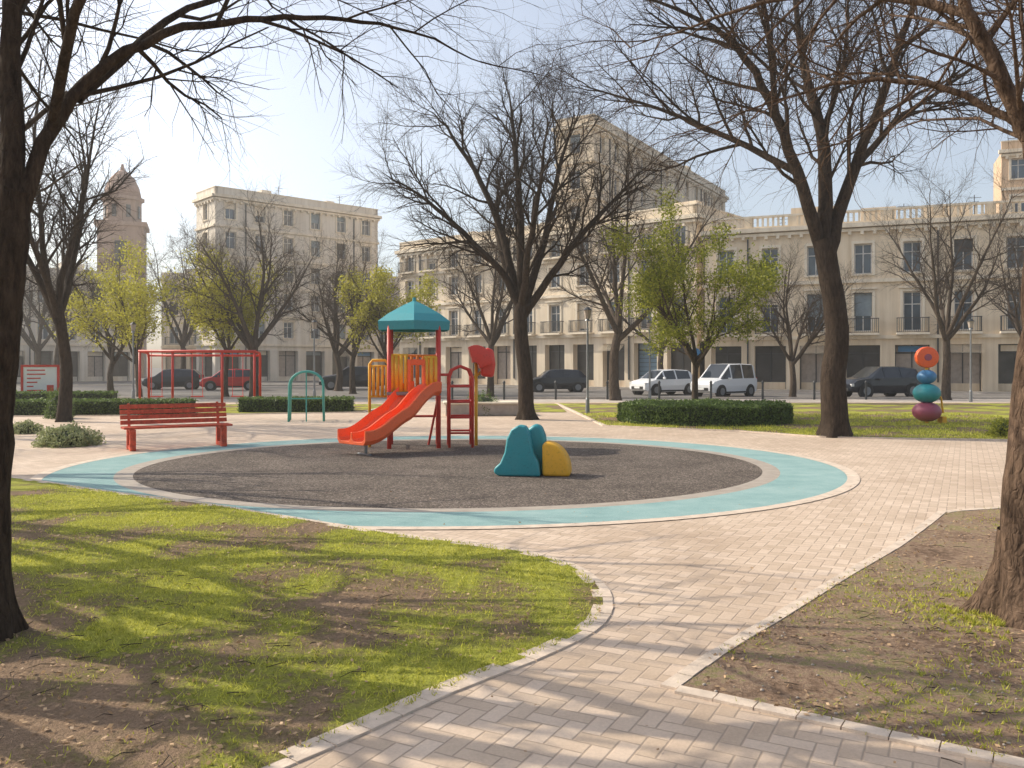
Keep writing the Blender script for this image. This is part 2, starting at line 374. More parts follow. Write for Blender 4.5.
X2,Y2=scatter(bed_poly,70000,(.8,8),(2,10.4),.2,.9,11); X2,Y2=tuft(X2,Y2,.12,.8)
blades("bed_grass",X2,Y2,.028,.005,grass_leaf)
a=rg.uniform(0,6.28,6000); r=.28+np.abs(rg.normal(0,.28,6000)); X4=3.48+r*np.cos(a);Y4=5.7+r*np.sin(a)*.9
X4,Y4=tuft(X4,Y4,.14,.8); k=nz(X4,Y4,2.,4)>0; blades("bed_grass",X4[k],Y4[k],.035,.006,grass_leaf)
X3,Y3=pick(lawnR,40000,(2,16),(19,30),1.3); F=coverF(X3,Y3); k=F>rg.normal(-.2,.4,len(F))
blades("side_lawn_grass",X3[k],Y3[k],.07,.013,grass_leaf)
def litter(name,P,N,xr,yr,thr,size,seed):
    X,Y=scatter(P,N,xr,yr,thr,1.0,seed)
    return poly_arr(leafV(np.stack([X,Y,np.full(len(X),.032)],1),size,rg,.85),name,dry_leaf)
litter("fallen_leaves",bed_poly,18000,(.8,8),(2,10.4),-.15,.015,21)
X,Y=pick(lawn_poly,13000,(-6,.7),(2.2,10)); F=coverF(X,Y); k=F<rg.normal(-.15,.35,len(F))
poly_arr(leafV(np.stack([X[k],Y[k],np.full(k.sum(),.034)],1),.016,rg,.8),"fallen_leaves",dry_leaf)
Xp=rg.uniform(-3,5,260);Yp=rg.uniform(3,12,260)
poly_arr(leafV(np.stack([Xp,Yp,np.full(260,.028)],1),.014,rg,.9),"fallen_leaves",dry_leaf)
mb=MB(); rr=random.Random(3)
Xs,Ys=scatter(bed_poly,2600,(.9,7),(2,10),-.3,1.3,9)
for x,y in zip(Xs,Ys):
    r=rr.uniform(.003,.012); mb.sphere((x,y,.022+r*.3),(r,r*rr.uniform(.6,1),r*.6),0,6,4)
mb.obj("pebbles",stone_m,smooth=True)
mb=MB()
for i in range(260):
    if i%2: x,y=rr.uniform(1.4,5),rr.uniform(3.2,8)
    else: x,y=rr.uniform(-3.6,-.6),rr.uniform(3.1,7)
    if i%2 and x<.8+(y-4.5)*.73+.25: continue
    if y<4.6 and not i%2 and x>-1.4: continue
    a=rr.uniform(0,6.3); l=rr.uniform(.04,.16); z=.032
    mb.tube([(x,y,z),(x+l*.5*math.cos(a),y+l*.5*math.sin(a),z+.008),(x+l*math.cos(a+.3),y+l*math.sin(a+.3),z)],[.003,.0025,.0015],4)
mb.obj("fallen_twigs",bark_mid)
# ------------------------------------------------------------------ trees
def rvec(r): return Vector((r.gauss(0,1),r.gauss(0,1),r.gauss(0,1)))
def spawn(mb,pts,rad,L,lvl,rn,P,tips):
    if lvl>=len(P['n']): return
    n=P['n'][lvl]; N=len(pts); az=rn.uniform(0,6.28)
    for q in range(n):
        t=P['t0'][lvl]+(1-P['t0'][lvl])*(q+rn.uniform(0,1))/n
        f=t*(N-1); i=min(int(f),N-2); fr=f-i
        p=pts[i].lerp(pts[i+1],fr); r0=rad[i]*(1-fr)+rad[i+1]*fr
        d=(pts[i+1]-pts[i]).normalized()
        u=d.orthogonal().normalized(); w=d.cross(u); az+=2.4+rn.uniform(-.5,.5)
        an=R(rn.uniform(*P['ang'][lvl]))
        nd=d*math.cos(an)+(u*math.cos(az)+w*math.sin(az))*math.sin(an)
        l=P['len'][lvl]*rn.uniform(.65,1.25)*(1.15-.45*t)
        r=max(min(r0*.62,P['r'][lvl]*1.3),P['r'][lvl]*.5)
        grow(mb,p,nd,l,r,lvl,rn,P,tips)
def grow(mb,p,d,L,r,lvl,rn,P,tips):
    n=P['seg'][lvl]; pts=[p.copy()]; rad=[r]; d=d.normalized()
    last=lvl==len(P['n'])-1
    for i in range(n):
        d=(d+rvec(rn)*P['wig'][lvl]+Vector((0,0,P['up'][lvl]))).normalized()
        p=p+d*(L/n); pts.append(p.copy()); rad.append(r*(1-.7*(i+1)/n))
    mb.tube(pts,rad,P['sides'][lvl],0,False)
    if lvl+1<len(P['n']): spawn(mb,pts,rad,L,lvl+1,rn,P,tips)
    if last or lvl==len(P['n'])-2: tips.extend(pts[1:])
BASE=dict(n=[0,10,9,7],t0=[0,.18,.2,.15],ang=[(15,40),(22,50),(25,55),(20,55)],len=[5,2.5,1.2,.6],
          r=[.09,.032,.012,.006],seg=[6,5,4,3],wig=[.09,.13,.15,.16],up=[.05,.06,.03,.0],sides=[7,5,4,3])
def densify(pts,rad,rn,k=3,j=.02):
    P=[Vector(p) for p in pts]; out=[];ro=[];n=len(P)
    for i in range(n-1):
        p0=P[max(i-1,0)];p1=P[i];p2=P[i+1];p3=P[min(i+2,n-1)]
        for q in range(k):
            t=q/k
            v=.5*((2*p1)+(-p0+p2)*t+(2*p0-5*p1+4*p2-p3)*t*t+(-p0+3*p1-3*p2+p3)*t**3)
            if i+q>0: v=v+rvec(rn)*j
            out.append(v); ro.append(rad[i]*(1-t)+rad[i+1]*t)
    out.append(P[-1]);ro.append(rad[-1]); return out,ro
def flare(mb,base,r,rn,h=.6,n=24,k=1.9,top=None):
    vs=[];fs=[];lv=[-.05,.03,.09,.16,.26,.4,h]; ph=rn.uniform(0,6)
    top=top or (base[0],base[1],h)
    for z in lv:
        t=max(0,min(1,1-z/h)); q_=max(0,z)/top[2]; cx=base[0]+(top[0]-base[0])*q_; cy=base[1]+(top[1]-base[1])*q_
        for q in range(n):
            a=2*math.pi*q/n; rr_=r*(.88+.1*t+(k-1)*t**2.4*(.6+.4*math.sin(a*4+ph)+.25*math.sin(a*7+2*ph)))
            vs.append((cx+rr_*math.cos(a),cy+rr_*math.sin(a),z))
    for i in range(len(lv)-1):
        for q in range(n): fs.append((i*n+q,i*n+(q+1)%n,(i+1)*n+(q+1)%n,(i+1)*n+q))
    mb.add(vs,fs,0)
def bare_mesh(seed,H=11,tr=.24,fork=3.0,nl=5,spread=(18,48),P=None):
    rn=random.Random(seed); P=dict(P or BASE); mb=MB(); tips=[]
    tp=[(0,0,-.05),(rn.uniform(-.1,.1),rn.uniform(-.1,.1),fork*.5),(rn.uniform(-.2,.2),rn.uniform(-.2,.2),fork)]
    pts,rad=densify(tp,[tr*1.1,tr*.85,tr*.75],rn,4,.012); mb.tube(pts,rad,12,0,False); flare(mb,(0,0,0),tr*1.05,rn,.5,18,1.5)
    az=rn.uniform(0,6)
    for q in range(nl):
        az+=6.283/nl+rn.uniform(-.35,.35); an=R(rn.uniform(*spread)) if q else R(8)
        d=Vector((math.cos(az)*math.sin(an),math.sin(az)*math.sin(an),math.cos(an)))
        L=(H-fork)*rn.uniform(.8,1.02)*(1 if an<R(35) else .9)
        s=pts[-1]-Vector((0,0,rn.uniform(0,.5))) ; lp=[s.copy()]; lr=[tr*.55]
        n=7
        for i in range(n):
            d=(d+rvec(rn)*.085+Vector((0,0,.04))).normalized(); s=s+d*L/n; lp.append(s.copy()); lr.append(tr*.55*(1-.88*(i+1)/n))
        mb.tube(lp,lr,8,0,False); spawn(mb,lp,lr,L,1,rn,P,tips)
    return mb,tips
def add_leaves(tips,n,size,rg,jit=.16):
    T=np.array([tuple(t) for t in tips]); idx=rg.integers(0,len(T),n)
    C=T[idx]+rg.normal(0,jit,(n,3)); return leafV(C,size,rg)
FAR=dict(BASE); FAR['r']=[.1,.035,.015,.0075]; FAR['sides']=[6,4,3,3]; FAR['n']=[0,11,9,8]
THK=dict(BASE); THK['r']=[.1,.05,.02,.009]; THK['sides']=[6,5,4,3]; THK['n']=[0,5,3,2]
pm=[]
for sd,H,fk,nl,tr_,pp in ((1,11.5,3.2,5,.24,FAR),(2,10.5,2.6,6,.24,FAR),(3,12,3.6,6,.24,FAR),(7,9.0,2.6,5,.30,THK)):
    mb,tips=bare_mesh(sd,H,tr_,fk,nl,P=pp); o=mb.obj("bare_tree",bark_mid,smooth=True); pm.append(o.data); bpy.data.objects.remove(o)
def inst(proto,loc,s,rz,name="bare_tree"):
    ob=bpy.data.objects.new(name,pm[proto]); col.objects.link(ob); ob.location=loc; ob.scale=(s,)*3; ob.rotation_euler=(0,0,rz); return ob
for pr,x,y,s,rz in ((0,5.1,42,1.1,.3),(1,-13.6,45,1.05,1.2),(2,21.6,42.5,.9,2.2),(1,14.8,45,.76,4.0),(0,-9.7,52,.8,2.0),(1,-11.8,58,1.0,5.0),
      (2,-1.2,47,.85,3.4),(0,9.6,55,.9,1.9),(0,-33,62,1.1,.5),(2,-27,70,1.0,2.5),(1,-40,72,1.2,1.5),(0,28.5,47,.85,4.4),(2,-20,66,.95,.9),(1,-23.5,50,.8,3.9),
      (3,-7.2,8.0,.95,.4),(3,-5.7,5.2,.8,2.9),(3,-10.6,14.0,.9,4.6),(0,-15.5,21,.9,2.6),(3,-9.3,10.6,.9,.2)):
    inst(pr,(x,y,0),s,rz)
P2=dict(BASE); P2['r']=[.09,.034,.014,.0065]; P2['n']=[0,11,9,8]
mb,t=bare_mesh(22,10.8,.20,3.4,7,(16,50),P2); mb.obj("bare_tree",bark_dark,loc=(-13.6,25.9,0),rz=2.2,smooth=True)
LP=dict(BASE); LP['n']=[0,9,6,4]; LP['len']=[3,1.5,.7,.35]; LP['r']=[.05,.02,.009,.005]; LP['sides']=[6,4,3,3]
def leafy(seed,loc,H,tr,fork,spread,nleaf,size,mat,name,jit=.16,nl=6,thr=-.12):
    mb,tips=bare_mesh(seed,H,tr,fork,nl,spread,LP)
    e=empty(name,loc); mb.obj("trunk_and_branches",bark_mid,parent=e,smooth=True)
    rgl=np.random.default_rng(seed); k=[t for t in tips if t.z>fork*.9]
    k=[t for t in k if noise.noise(t*.95+Vector((seed,0,0)))>thr] or k
    poly_arr(add_leaves(k,nleaf,size,rgl,jit),"leaves",mat,e)
leafy(47,(6.1,28.3,0),6.2,.12,2.0,(24,60),24000,.048,leaf_g,"young_leafy_tree",.13,8,-.02)
leafy(42,(-7.6,52,0),7.4,.14,2.4,(20,52),12000,.08,leaf_y,"young_leafy_tree",.2)
leafy(43,(-19.2,44,0),7.4,.14,2.2,(25,60),12000,.065,leaf_y,"young_leafy_tree",.2)
leafy(44,(-15.6,46.5,0),7.2,.14,2.4,(25,50),11000,.075,leaf_y,"young_leafy_tree",.25)
def custom(name,seed,trunk,tr,limbs,P,mat,flr=None,sides=18,j=.02):
    rn=random.Random(seed); mb=MB(); tips=[]
    pts,rad=densify(trunk,tr,rn,5,.006); mb.tube(pts,rad,sides,0,False)
    if flr: flare(mb,trunk[0],flr[0],rn,flr[1],30,flr[2],trunk[1])
    for lp,lr in limbs:
        a,b=densify(lp,lr,rn,4,j); mb.tube(a,b,10,0,False); spawn(mb,a,b,0,1,rn,P,tips)
    return mb.obj(name,mat,smooth=True)
PC=dict(BASE); PC['n']=[0,13,10,9]; PC['len']=[5,2.3,1.2,.65]; PC['r']=[.1,.035,.013,.006]
Y=26.9
custom("bare_tree",14,[(.47,Y,0),(.40,Y,1.57),(.27,Y,2.84),(.3,Y,3.7)],[.27,.23,.22,.21],[
 ([(.28,Y,3.5),(-.38,Y-.1,4.7),(-1.5,Y-.3,5.8),(-2.6,Y-.5,6.8),(-3.9,Y-.6,7.6)],[.14,.11,.085,.055,.015]),
 ([(.25,Y,3.5),(-.25,Y+.3,5.7),(-1,Y+.6,7.6),(-1.95,Y+.9,9.2),(-2.6,Y+1,10.0)],[.15,.12,.09,.05,.015]),
 ([(.33,Y,3.6),(.25,Y-.2,6.3),(.1,Y-.2,8.5),(-.1,Y,10.4)],[.15,.12,.07,.015]),
 ([(.36,Y,3.5),(1.04,Y+.2,5.7),(1.5,Y+.4,7.9),(2.0,Y+.6,9.9)],[.15,.11,.07,.015]),
 ([(.38,Y,3.3),(1.5,Y-.3,4.9),(2.7,Y-.5,6.4),(4.1,Y-.7,7.8)],[.14,.11,.07,.015]),
 ([(.3,Y,3.5),(.5,Y-1.2,5.2),(.8,Y-2.3,6.9),(1.0,Y-3.2,8.6)],[.13,.1,.06,.015]),
 ([(.3,Y,3.5),(-.3,Y+1.5,5.4),(-.5,Y+2.8,7.2),(.3,Y+3.6,8.8)],[.13,.1,.06,.015])],PC,bark_dark,(.27,.5,1.5),14)
PB=dict(BASE); PB['n']=[0,14,11,9]; PB['len']=[5,2.6,1.2,.6]; PB['r']=[.1,.037,.012,.005]
Y=20.4
custom("bare_tree",51,[(7.73,Y,0),(7.68,Y,1.4),(7.78,Y,2.6),(7.56,Y,4.0),(7.44,Y,4.7)],[.33,.29,.27,.25,.25],[
 ([(7.42,Y,4.5),(6.89,Y-.2,5.9),(6.17,Y-.4,7.6),(5.45,Y-.6,8.8),(4.26,Y-1,9.6),(2.4,Y-1.3,10.1)],[.17,.14,.11,.085,.05,.015]),
 ([(7.45,Y,4.5),(7.6,Y+.3,6.9),(7.25,Y+.7,9.0),(6.9,Y+1,12.3)],[.19,.15,.10,.02]),
 ([(7.56,Y,4.4),(8.15,Y+.2,6.15),(8.8,Y-.1,8.06),(9.3,Y-.5,10),(10,Y-.8,12.6)],[.18,.14,.1,.07,.015]),
 ([(6.7,Y-.2,6.3),(5.4,Y+.6,7.3),(3.8,Y+1.3,8.2),(1.8,Y+1.8,9.0)],[.09,.07,.045,.012]),
 ([(8.3,Y+.1,6.5),(9.6,Y+.9,7.8),(11.2,Y+1.5,8.9),(13,Y+2,10.2)],[.09,.07,.045,.012]),
 ([(6.2,Y-.4,7.5),(5.6,Y-1.5,9.4),(4.9,Y-2.5,11.2)],[.08,.055,.015]),
 ([(7.5,Y+.3,7.2),(8.4,Y+1.2,9.3),(8.8,Y+2,11.5)],[.08,.055,.015])],PB,bark_dark,(.33,.7,1.5))
PF=dict(BASE); PF['n']=[0,11,8,6]; PF['len']=[3,1.25,.6,.32]; PF['r']=[.05,.013,.005,.0023]; PF['ang']=[(15,40),(25,60),(25,60),(20,60)]; PF['up']=[.02,-.01,-.02,-.03]; PF['sides']=[8,6,4,3]
custom("bare_tree",61,[(-3.28,5.3,0),(-3.27,5.3,.74),(-3.22,5.3,1.49),(-3.17,5.3,2.0),(-3.12,5.3,2.42),(-3.08,5.3,2.8)],[.16,.135,.12,.11,.105,.09],[
 ([(-3.09,5.3,2.6),(-3.14,5.35,3.2),(-3.18,5.4,3.7),(-3.1,5.4,4.5),(-2.9,5.4,5.8),(-2.8,5.5,7.4)],[.085,.07,.06,.05,.04,.02]),
 ([(-3.10,5.3,2.5),(-3.02,5.36,2.9),(-2.88,5.45,3.3),(-2.62,5.55,3.68),(-2.2,5.7,3.95),(-1.7,5.9,4.1),(-1.2,6.05,4.16),(-.7,6.2,4.12),(-.2,6.4,3.97)],[.06,.052,.044,.036,.028,.021,.015,.009,.004]),
 ([(-2.8,5.5,3.42),(-2.5,6.2,4.2),(-2.1,6.9,4.75),(-1.6,7.6,5.2),(-.9,8.3,5.3)],[.034,.026,.02,.012,.004]),
 ([(-3.12,5.35,3.0),(-3.5,5.9,3.9),(-3.7,6.6,4.6),(-3.9,7.4,5.0)],[.04,.03,.02,.006]),
 ([(-2.92,5.42,3.2),(-2.4,4.9,4.0),(-1.5,4.7,4.7),(-.4,4.8,5.0)],[.036,.028,.02,.005]),
 ([(-3.1,5.4,4.4),(-3.7,5.0,5.4),(-4.2,4.7,6.4)],[.05,.035,.01])],PF,bark_fg,(.16,.5,1.6),18,.007)
custom("bare_tree",62,[(3.48,5.7,0),(3.47,5.7,.67),(3.51,5.7,1.27),(3.57,5.7,1.94),(3.58,5.7,2.5)],[.22,.185,.17,.155,.14],[
 ([(3.58,5.7,2.3),(3.53,5.7,3.0),(3.38,5.7,3.38),(3.18,5.7,3.8),(3.0,5.7,4.2),(2.84,5.7,5.0)],[.09,.072,.058,.05,.04,.02]),
 ([(3.6,5.7,2.3),(3.75,5.8,3.2),(3.95,5.9,4.0),(4.1,6,5.0),(4.2,6,6.5)],[.1,.08,.06,.04,.02]),
 ([(3.4,5.7,3.3),(3.0,5.9,3.62),(2.5,6.2,3.78),(2.0,6.5,3.72),(1.6,6.7,3.6)],[.03,.022,.015,.009,.003]),
 ([(3.05,5.7,4.05),(2.6,6.1,4.35),(2.1,6.5,4.5),(1.5,7.0,4.5),(1.0,7.4,4.45)],[.034,.026,.017,.010,.003]),
 ([(3.3,5.7,3.5),(3.5,6.4,4.1),(3.6,7.2,4.6),(3.5,8.0,5.0)],[.034,.025,.017,.005])],PF,bark_r,(.23,.6,1.9),18,.007)
# ------------------------------------------------------------------ hedges & shrubs
def hedge_box(name,x0,y0,x1,y1,w,h,n,size=.05):
    L=math.hypot(x1-x0,y1-y0); rz=math.atan2(y1-y0,x1-x0); e=empty(name,((x0+x1)/2,(y0+y1)/2,0),rz)
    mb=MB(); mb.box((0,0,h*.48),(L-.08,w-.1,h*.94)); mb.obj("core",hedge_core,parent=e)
    a=rg.uniform(-.5,.5,(n,3))*[L,w,h]; f=rg.integers(0,4,n)
    a[f<=1,2]=h/2; a[f==2,1]=-w/2; a[f==3,1]=w/2
    a[:,2]+=h/2; a+=rg.normal(0,.03,(n,3)); a[:,2]=np.abs(a[:,2])
    poly_arr(leafV(a,size,rg),"leaves",hedge_leaf,e)
hedge_box("box_hedge",-17.5,29.3,-11.2,30.0,1.0,.5,9000,.04)
hedge_box("box_hedge",-10.0,31.4,-5.9,31.8,1.0,.5,7000,.04)
hedge_box("box_hedge",-30,33.5,-16.5,35.5,.9,.6,9000,.06)
hedge_box("box_hedge",-26,28.2,-18.4,29.1,1.0,.5,7000,.045)
def hedge_oval(name,cx,cy,rx,ry,h,n):
    e=empty(name,(cx,cy,0)); mb=MB(); N=48
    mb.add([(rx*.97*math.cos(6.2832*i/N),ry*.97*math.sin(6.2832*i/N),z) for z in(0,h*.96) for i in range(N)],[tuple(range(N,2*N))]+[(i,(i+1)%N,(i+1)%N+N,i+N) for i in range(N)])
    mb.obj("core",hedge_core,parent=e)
    t=rg.uniform(0,6.2832,n); k=rg.uniform(size=n)<.45; r=np.where(k,1,np.sqrt(rg.uniform(0,1,n))); z=np.where(k,rg.uniform(0,h,n),h)
    wob=1+.02*np.sin(t*9)+.015*np.sin(t*17+2)
    a=np.stack([rx*r*wob*np.cos(t),ry*r*wob*np.sin(t),z+.03*np.sin(t*6)*(z/h)],1)+rg.normal(0,.03,(n,3))
    poly_arr(leafV(a,.038,rg),"leaves",hedge_leaf,e)
hedge_oval("round_hedge",5.8,25.7,2.5,2.0,.56,28000)
def shrub(name,x,y,r,h,n,mat,size=.03):
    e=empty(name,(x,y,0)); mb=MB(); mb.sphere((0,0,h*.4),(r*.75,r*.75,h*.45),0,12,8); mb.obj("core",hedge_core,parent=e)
    d=rg.normal(size=(n,3)); d/=np.linalg.norm(d,axis=1)[:,None]; d[:,2]=np.abs(d[:,2])
    rad=1+.2*np.sin(d[:,0]*7)*np.cos(d[:,1]*6)+rg.normal(0,.1,n)
    a=d*rad[:,None]*[r,r,h*.95]; a[:,2]=np.clip(a[:,2],.01,None)
    poly_arr(leafV(a,size,rg),"leaves",mat,e)
shrub("low_shrub",-9.5,18.2,.58,.40,4500,shrub_leaf)
shrub("low_shrub",11.9,20.3,.5,.45,3500,leaf_g)
shrub("low_shrub",-12.2,21.4,.35,.3,1500,shrub_leaf)
shrub("low_shrub",-14.6,27.5,.4,.9,2500,hedge_leaf)
# ------------------------------------------------------------------ bench
def bench(loc,rz):
    e=empty("park_bench",loc,rz)
    for i in range(4):
        mb=MB(); mb.box((0,-.22+i*.125,.45),(2.1,.105,.04)); mb.obj("seat_slat_%d"%(i+1),wood_m,parent=e,bevel=.008)
    for i in range(4):
        mb=MB(); z=.54+i*.105; mb.box((0,.24+.035*i,z),(2.1,.03,.085),rx=R(-16)); mb.obj("back_slat_%d"%(i+1),wood_m,parent=e,bevel=.006)
    for i,x in enumerate((-.88,.88)):
        mb=MB(); mb.box((x,-.2,.21),(.11,.11,.42)); mb.box((x,.2,.21),(.11,.11,.42)); mb.box((x,0,.40),(.08,.56,.055)); mb.box((x,0,.05),(.09,.62,.08))
        mb.tube([(x,.27,.42),(x,.39,.92)],.03,6); mb.obj("leg_%d"%(i+1),wood_m,parent=e,bevel=.006)
bench((-6.9,17.6,.012),R(32))
# ------------------------------------------------------------------ play tower
def tower(loc,rz):
    e=empty("playground_slide_tower",loc,rz)
    s=.5
    for i,(x,y) in enumerate(((-s,-s),(s,-s),(s,s),(-s,s))):
        mb=MB(); mb.tube([(x,y,0),(x,y,2.55)],.045,12); mb.obj("post_%d"%(i+1),red_m,parent=e,smooth=True)
    mb=MB(); mb.box((0,0,1.12),(1.1,1.1,.07)); mb.obj("platform",metal_m,parent=e,bevel=.01)
    mb=MB(); n=6
    def rg_(r,z): return [(r*math.cos(2*math.pi*(i+.5)/n),r*math.sin(2*math.pi*(i+.5)/n),z) for i in range(n)]
    lv=[rg_(.83,2.42),rg_(.85,2.60),rg_(.62,2.76),rg_(.26,2.95),rg_(.05,3.04)]
    vs=[p for l in lv for p in l]; fs=[(k*n+i,k*n+(i+1)%n,(k+1)*n+(i+1)%n,(k+1)*n+i) for k in range(4) for i in range(n)]+[tuple(range(4*n,5*n))]
    mb.add(vs,fs); mb.tube([(0,0,3.02),(0,0,3.12)],[.045,.03],8)
    o=mb.obj("roof",teal_m,parent=e); sm=o.modifiers.new("s",'SOLIDIFY'); sm.thickness=.02
    def panel(name,p0,p1,z0,z1,k,mat):
        mb=MB(); a=Vector(p0);b=Vector(p1)
        for i in range(k):
            p=a.lerp(b,(i+.5)/k); mb.tube([(p.x,p.y,z0),(p.x,p.y,z1)],.042,10)
        mb.tube([(a.x,a.y,z0),(b.x,b.y,z0)],.03,8); mb.tube([(a.x,a.y,z1),(b.x,b.y,z1)],.03,8); mb.obj(name,mat,parent=e,smooth=True)
    panel("yellow_panel_1",(-s,-s+.02,0),(-.12,-s+.02,0),1.15,1.9,4,yellow_m)
    panel("yellow_panel_2",(s,-s,0),(s,s,0),1.15,1.9,7,yellow_m)
    panel("yellow_panel_3",(-s,s,0),(s,s,0),1.2,1.9,8,orange_m)
    panel("yellow_panel_4",(.2,-s,0),(s,-s,0),1.12,1.86,3,yellow_m)
    mb=MB(); mb.tube([(-.92,-.1,0),(-.92,-.1,1.72),(-.86,-.1,1.8),(-.6,-.1,1.8),(-.53,-.1,1.72)],.03,8)
    for x in (-.84,-.75,-.66,-.57): mb.tube([(x,-.1,1.05),(x,-.1,1.68)],.034,8)
    mb.tube([(-.92,-.1,1.05),(-.5,-.1,1.05)],.025,8); mb.tube([(-.92,-.1,1.68),(-.5,-.1,1.68)],.025,8); mb.obj("yellow_side_rail",yellow_m,parent=e,smooth=True)
    mb=MB(); path=[(0.26,-.5,1.15),(0.14,-.62,1.14),(-.02,-.78,1.02),(-.26,-1.0,.74),(-.48,-1.2,.60),(-.78,-1.46,.37),(-.98,-1.64,.28),(-1.16,-1.8,.27)]
    P=[Vector(p) for p in path]
    pts,_=densify(P,[1]*len(P),random.Random(1),4,0)
    sec=[(-.47,.20),(-.44,.22),(-.42,.06),(-.36,0),(-.08,0),(-.03,.06),(-.02,.17),(.02,.17),(.03,.06),(.08,0),(.36,0),(.42,.06),(.44,.22),(.47,.20),(.47,.02),(.40,-.06),(-.40,-.06),(-.47,.02)]
    sec=[(a*.92,b) for a,b in sec]
    rings=[]; d=Vector((-1.35,-1.2,0)).normalized(); lat=Vector((d.y,-d.x,0))*-1
    for i,p in enumerate(pts):
        t=(pts[min(i+1,len(pts)-1)]-pts[max(i-1,0)]).normalized(); up=lat.cross(t); up=up if up.z>0 else -up
        rings.append([tuple(p+lat*a+up*b) for a,b in sec])
    n=len(sec); vs=[v for r_ in rings for v in r_]
    fs=[(k*n+i,k*n+(i+1)%n,(k+1)*n+(i+1)%n,(k+1)*n+i) for k in range(len(rings)-1) for i in range(n)]+[tuple(range(n)),tuple(range(len(vs)-n,len(vs)))]
    mb.add(vs,fs); mb.obj("double_slide",redo_m,parent=e,bevel=.008)
    mb=MB(); mb.tube([(-.9,-1.58,0),(-.9,-1.58,.25)],.03,8); mb.tube([(-.8,-1.8,.0),(-1.05,-1.45,.0)],.03,6); mb.obj("slide_foot",metal_m,parent=e)
    mb=MB(); mb.box((.04,-.53,1.76),(.36,.05,.12)); mb.tube([(-.1,-.53,1.15),(-.1,-.53,1.8)],.035,8); mb.tube([(.2,-.53,1.15),(.2,-.53,1.8)],.035,8); mb.obj("slide_entry_frame",redo_m,parent=e,bevel=.02)
    mb=MB()
    for y in (-.42,.3):
        mb.tube([(.72,y,0),(.72,y,1.45),(.78,y,1.6),(.95,y,1.68),(1.14,y,1.6),(1.2,y,1.45),(1.2,y,0)],.03,8)
        for z in (.3,.62,.94,1.26): mb.tube([(.72,y,z),(1.2,y,z)],.022,8)
    for z in (.3,.94,1.45): mb.tube([(1.2,-.42,z),(1.2,.3,z)],.022,8)
    mb.tube([(.5,-.42,1.5),(.72,-.42,1.5)],.025,8); mb.tube([(.5,.3,1.5),(.72,.3,1.5)],.025,8)
    mb.obj("ladder_climber",red_m,parent=e,smooth=True)
    mb=MB(); mb.tube([(.3,.3,0),(.5,-.5,1.1)],.025,8); mb.tube([(-.5,.5,.6),(.5,.5,.6)],.025,8); mb.tube([(-.5,.5,.3),(-.5,-.5,.3)],.025,8); mb.obj("braces",red_m,parent=e)
    mb=MB(); N=12; prof=[]
    for i in range(N+1):
        a=math.pi*(.02+.62*i/N); prof.append((1.28+.36*math.cos(a),1.70+.42*math.sin(a)))
    for i in range(N,-1,-1):
        a=math.pi*(.02+.62*i/N); prof.append((1.26+.10*math.cos(a),1.62+.14*math.sin(a)))
    mb.extr(prof,-.30,.16); mb.obj("red_hood",redp_m,parent=e,bevel=.045,bseg=4,smooth=True)
    mb=MB(); mb.extr([(1.40,1.46),(1.66,1.44),(1.70,1.72),(1.66,2.02),(1.50,2.08),(1.38,1.75)],-.20,.1); mb.obj("red_hood_side",redp_m,parent=e,bevel=.06,bseg=4,smooth=True)
    mb=MB(); mb.tube([(1.3,.02,0),(1.3,.02,1.75)],.035,8); mb.tube([(1.2,.02,1.4),(1.4,.02,1.55)],.03,8); mb.obj("hood_post",yellow_m,parent=e,smooth=True)
tower((-2.05,17.9,.018),R(6))
# ------------------------------------------------------------------ blue & yellow toy
e=empty("climbing_toy",(.32,13.25,.018),R(-8))
mb=MB(); mb.extr([(-.50,.0),(-.57,.05),(-.56,.12),(-.47,.20),(-.40,.36),(-.37,.56),(-.30,.71),(-.19,.78),(-.08,.76),(-.02,.64),(.0,.50),(.05,.34),(.12,.22),(.15,.0)],-.30,-.02)
mb.obj("front_hump",teal_m,parent=e,bevel=.055,bseg=5,smooth=True)
mb=MB(); mb.extr([(-.34,.0),(-.28,.3),(-.18,.52),(-.08,.70),(.02,.78),(.13,.75),(.19,.60),(.22,.3),(.24,.0)],.0,.26)
mb.obj("rear_hump",teal_m,parent=e,bevel=.06,bseg=5,smooth=True)
mb=MB(); N=14; mb.extr([(.17,0),(.17,.50)]+[(.20+.40*math.sin(math.pi/2*i/N),.52*math.cos(math.pi/2*i/N)**.8 if i<N else .0) for i in range(1,N+1)],-.24,.2)
mb.obj("yellow_end",yellow_m,parent=e,bevel=.05,bseg=5,smooth=True)
# ------------------------------------------------------------------ arch climber
e=empty("arch_climber",(-6.35,26.4,.012),R(12))
for j,y in enumerate((-.5,0,.5)):
    mb=MB(); mb.tube([(-.52,y,0),(-.5,y,1.1)]+[(-.5*math.cos(math.pi*i/10),y,1.1+.42*math.sin(math.pi*i/10)) for i in range(1,10)]+[(.5,y,1.1),(.52,y,0)],.035,8)
    mb.obj("arch_%d"%(j+1),tealg_m,parent=e,smooth=True)
mb=MB()
for x,z in ((-.51,.35),(-.5,.7),(-.5,1.1),(-.35,1.4),(0,1.52),(.35,1.4),(.5,1.1),(.5,.7),(.51,.35)): mb.tube([(x,-.5,z),(x,.5,z)],.022,6)
mb.tube([(0,-.5,0),(0,-.5,1.5)],.022,6); mb.tube([(-.5,-.5,.7),(.5,-.5,.7)],.02,6)
mb.obj("rungs",tealg_m,parent=e)
e=empty("swing_set",(-12.35,33.5,.024),R(4)); mb=MB()
for x in (-2.2,-.95,.95,2.2):
    mb.tube([(x,0,0),(x,0,2.25)],.05,8)
for x in (-2.2,2.2):
    mb.tube([(x,1.0,0),(x,1.0,2.0),(x,.9,2.2),(x,0,2.25)],.05,8)
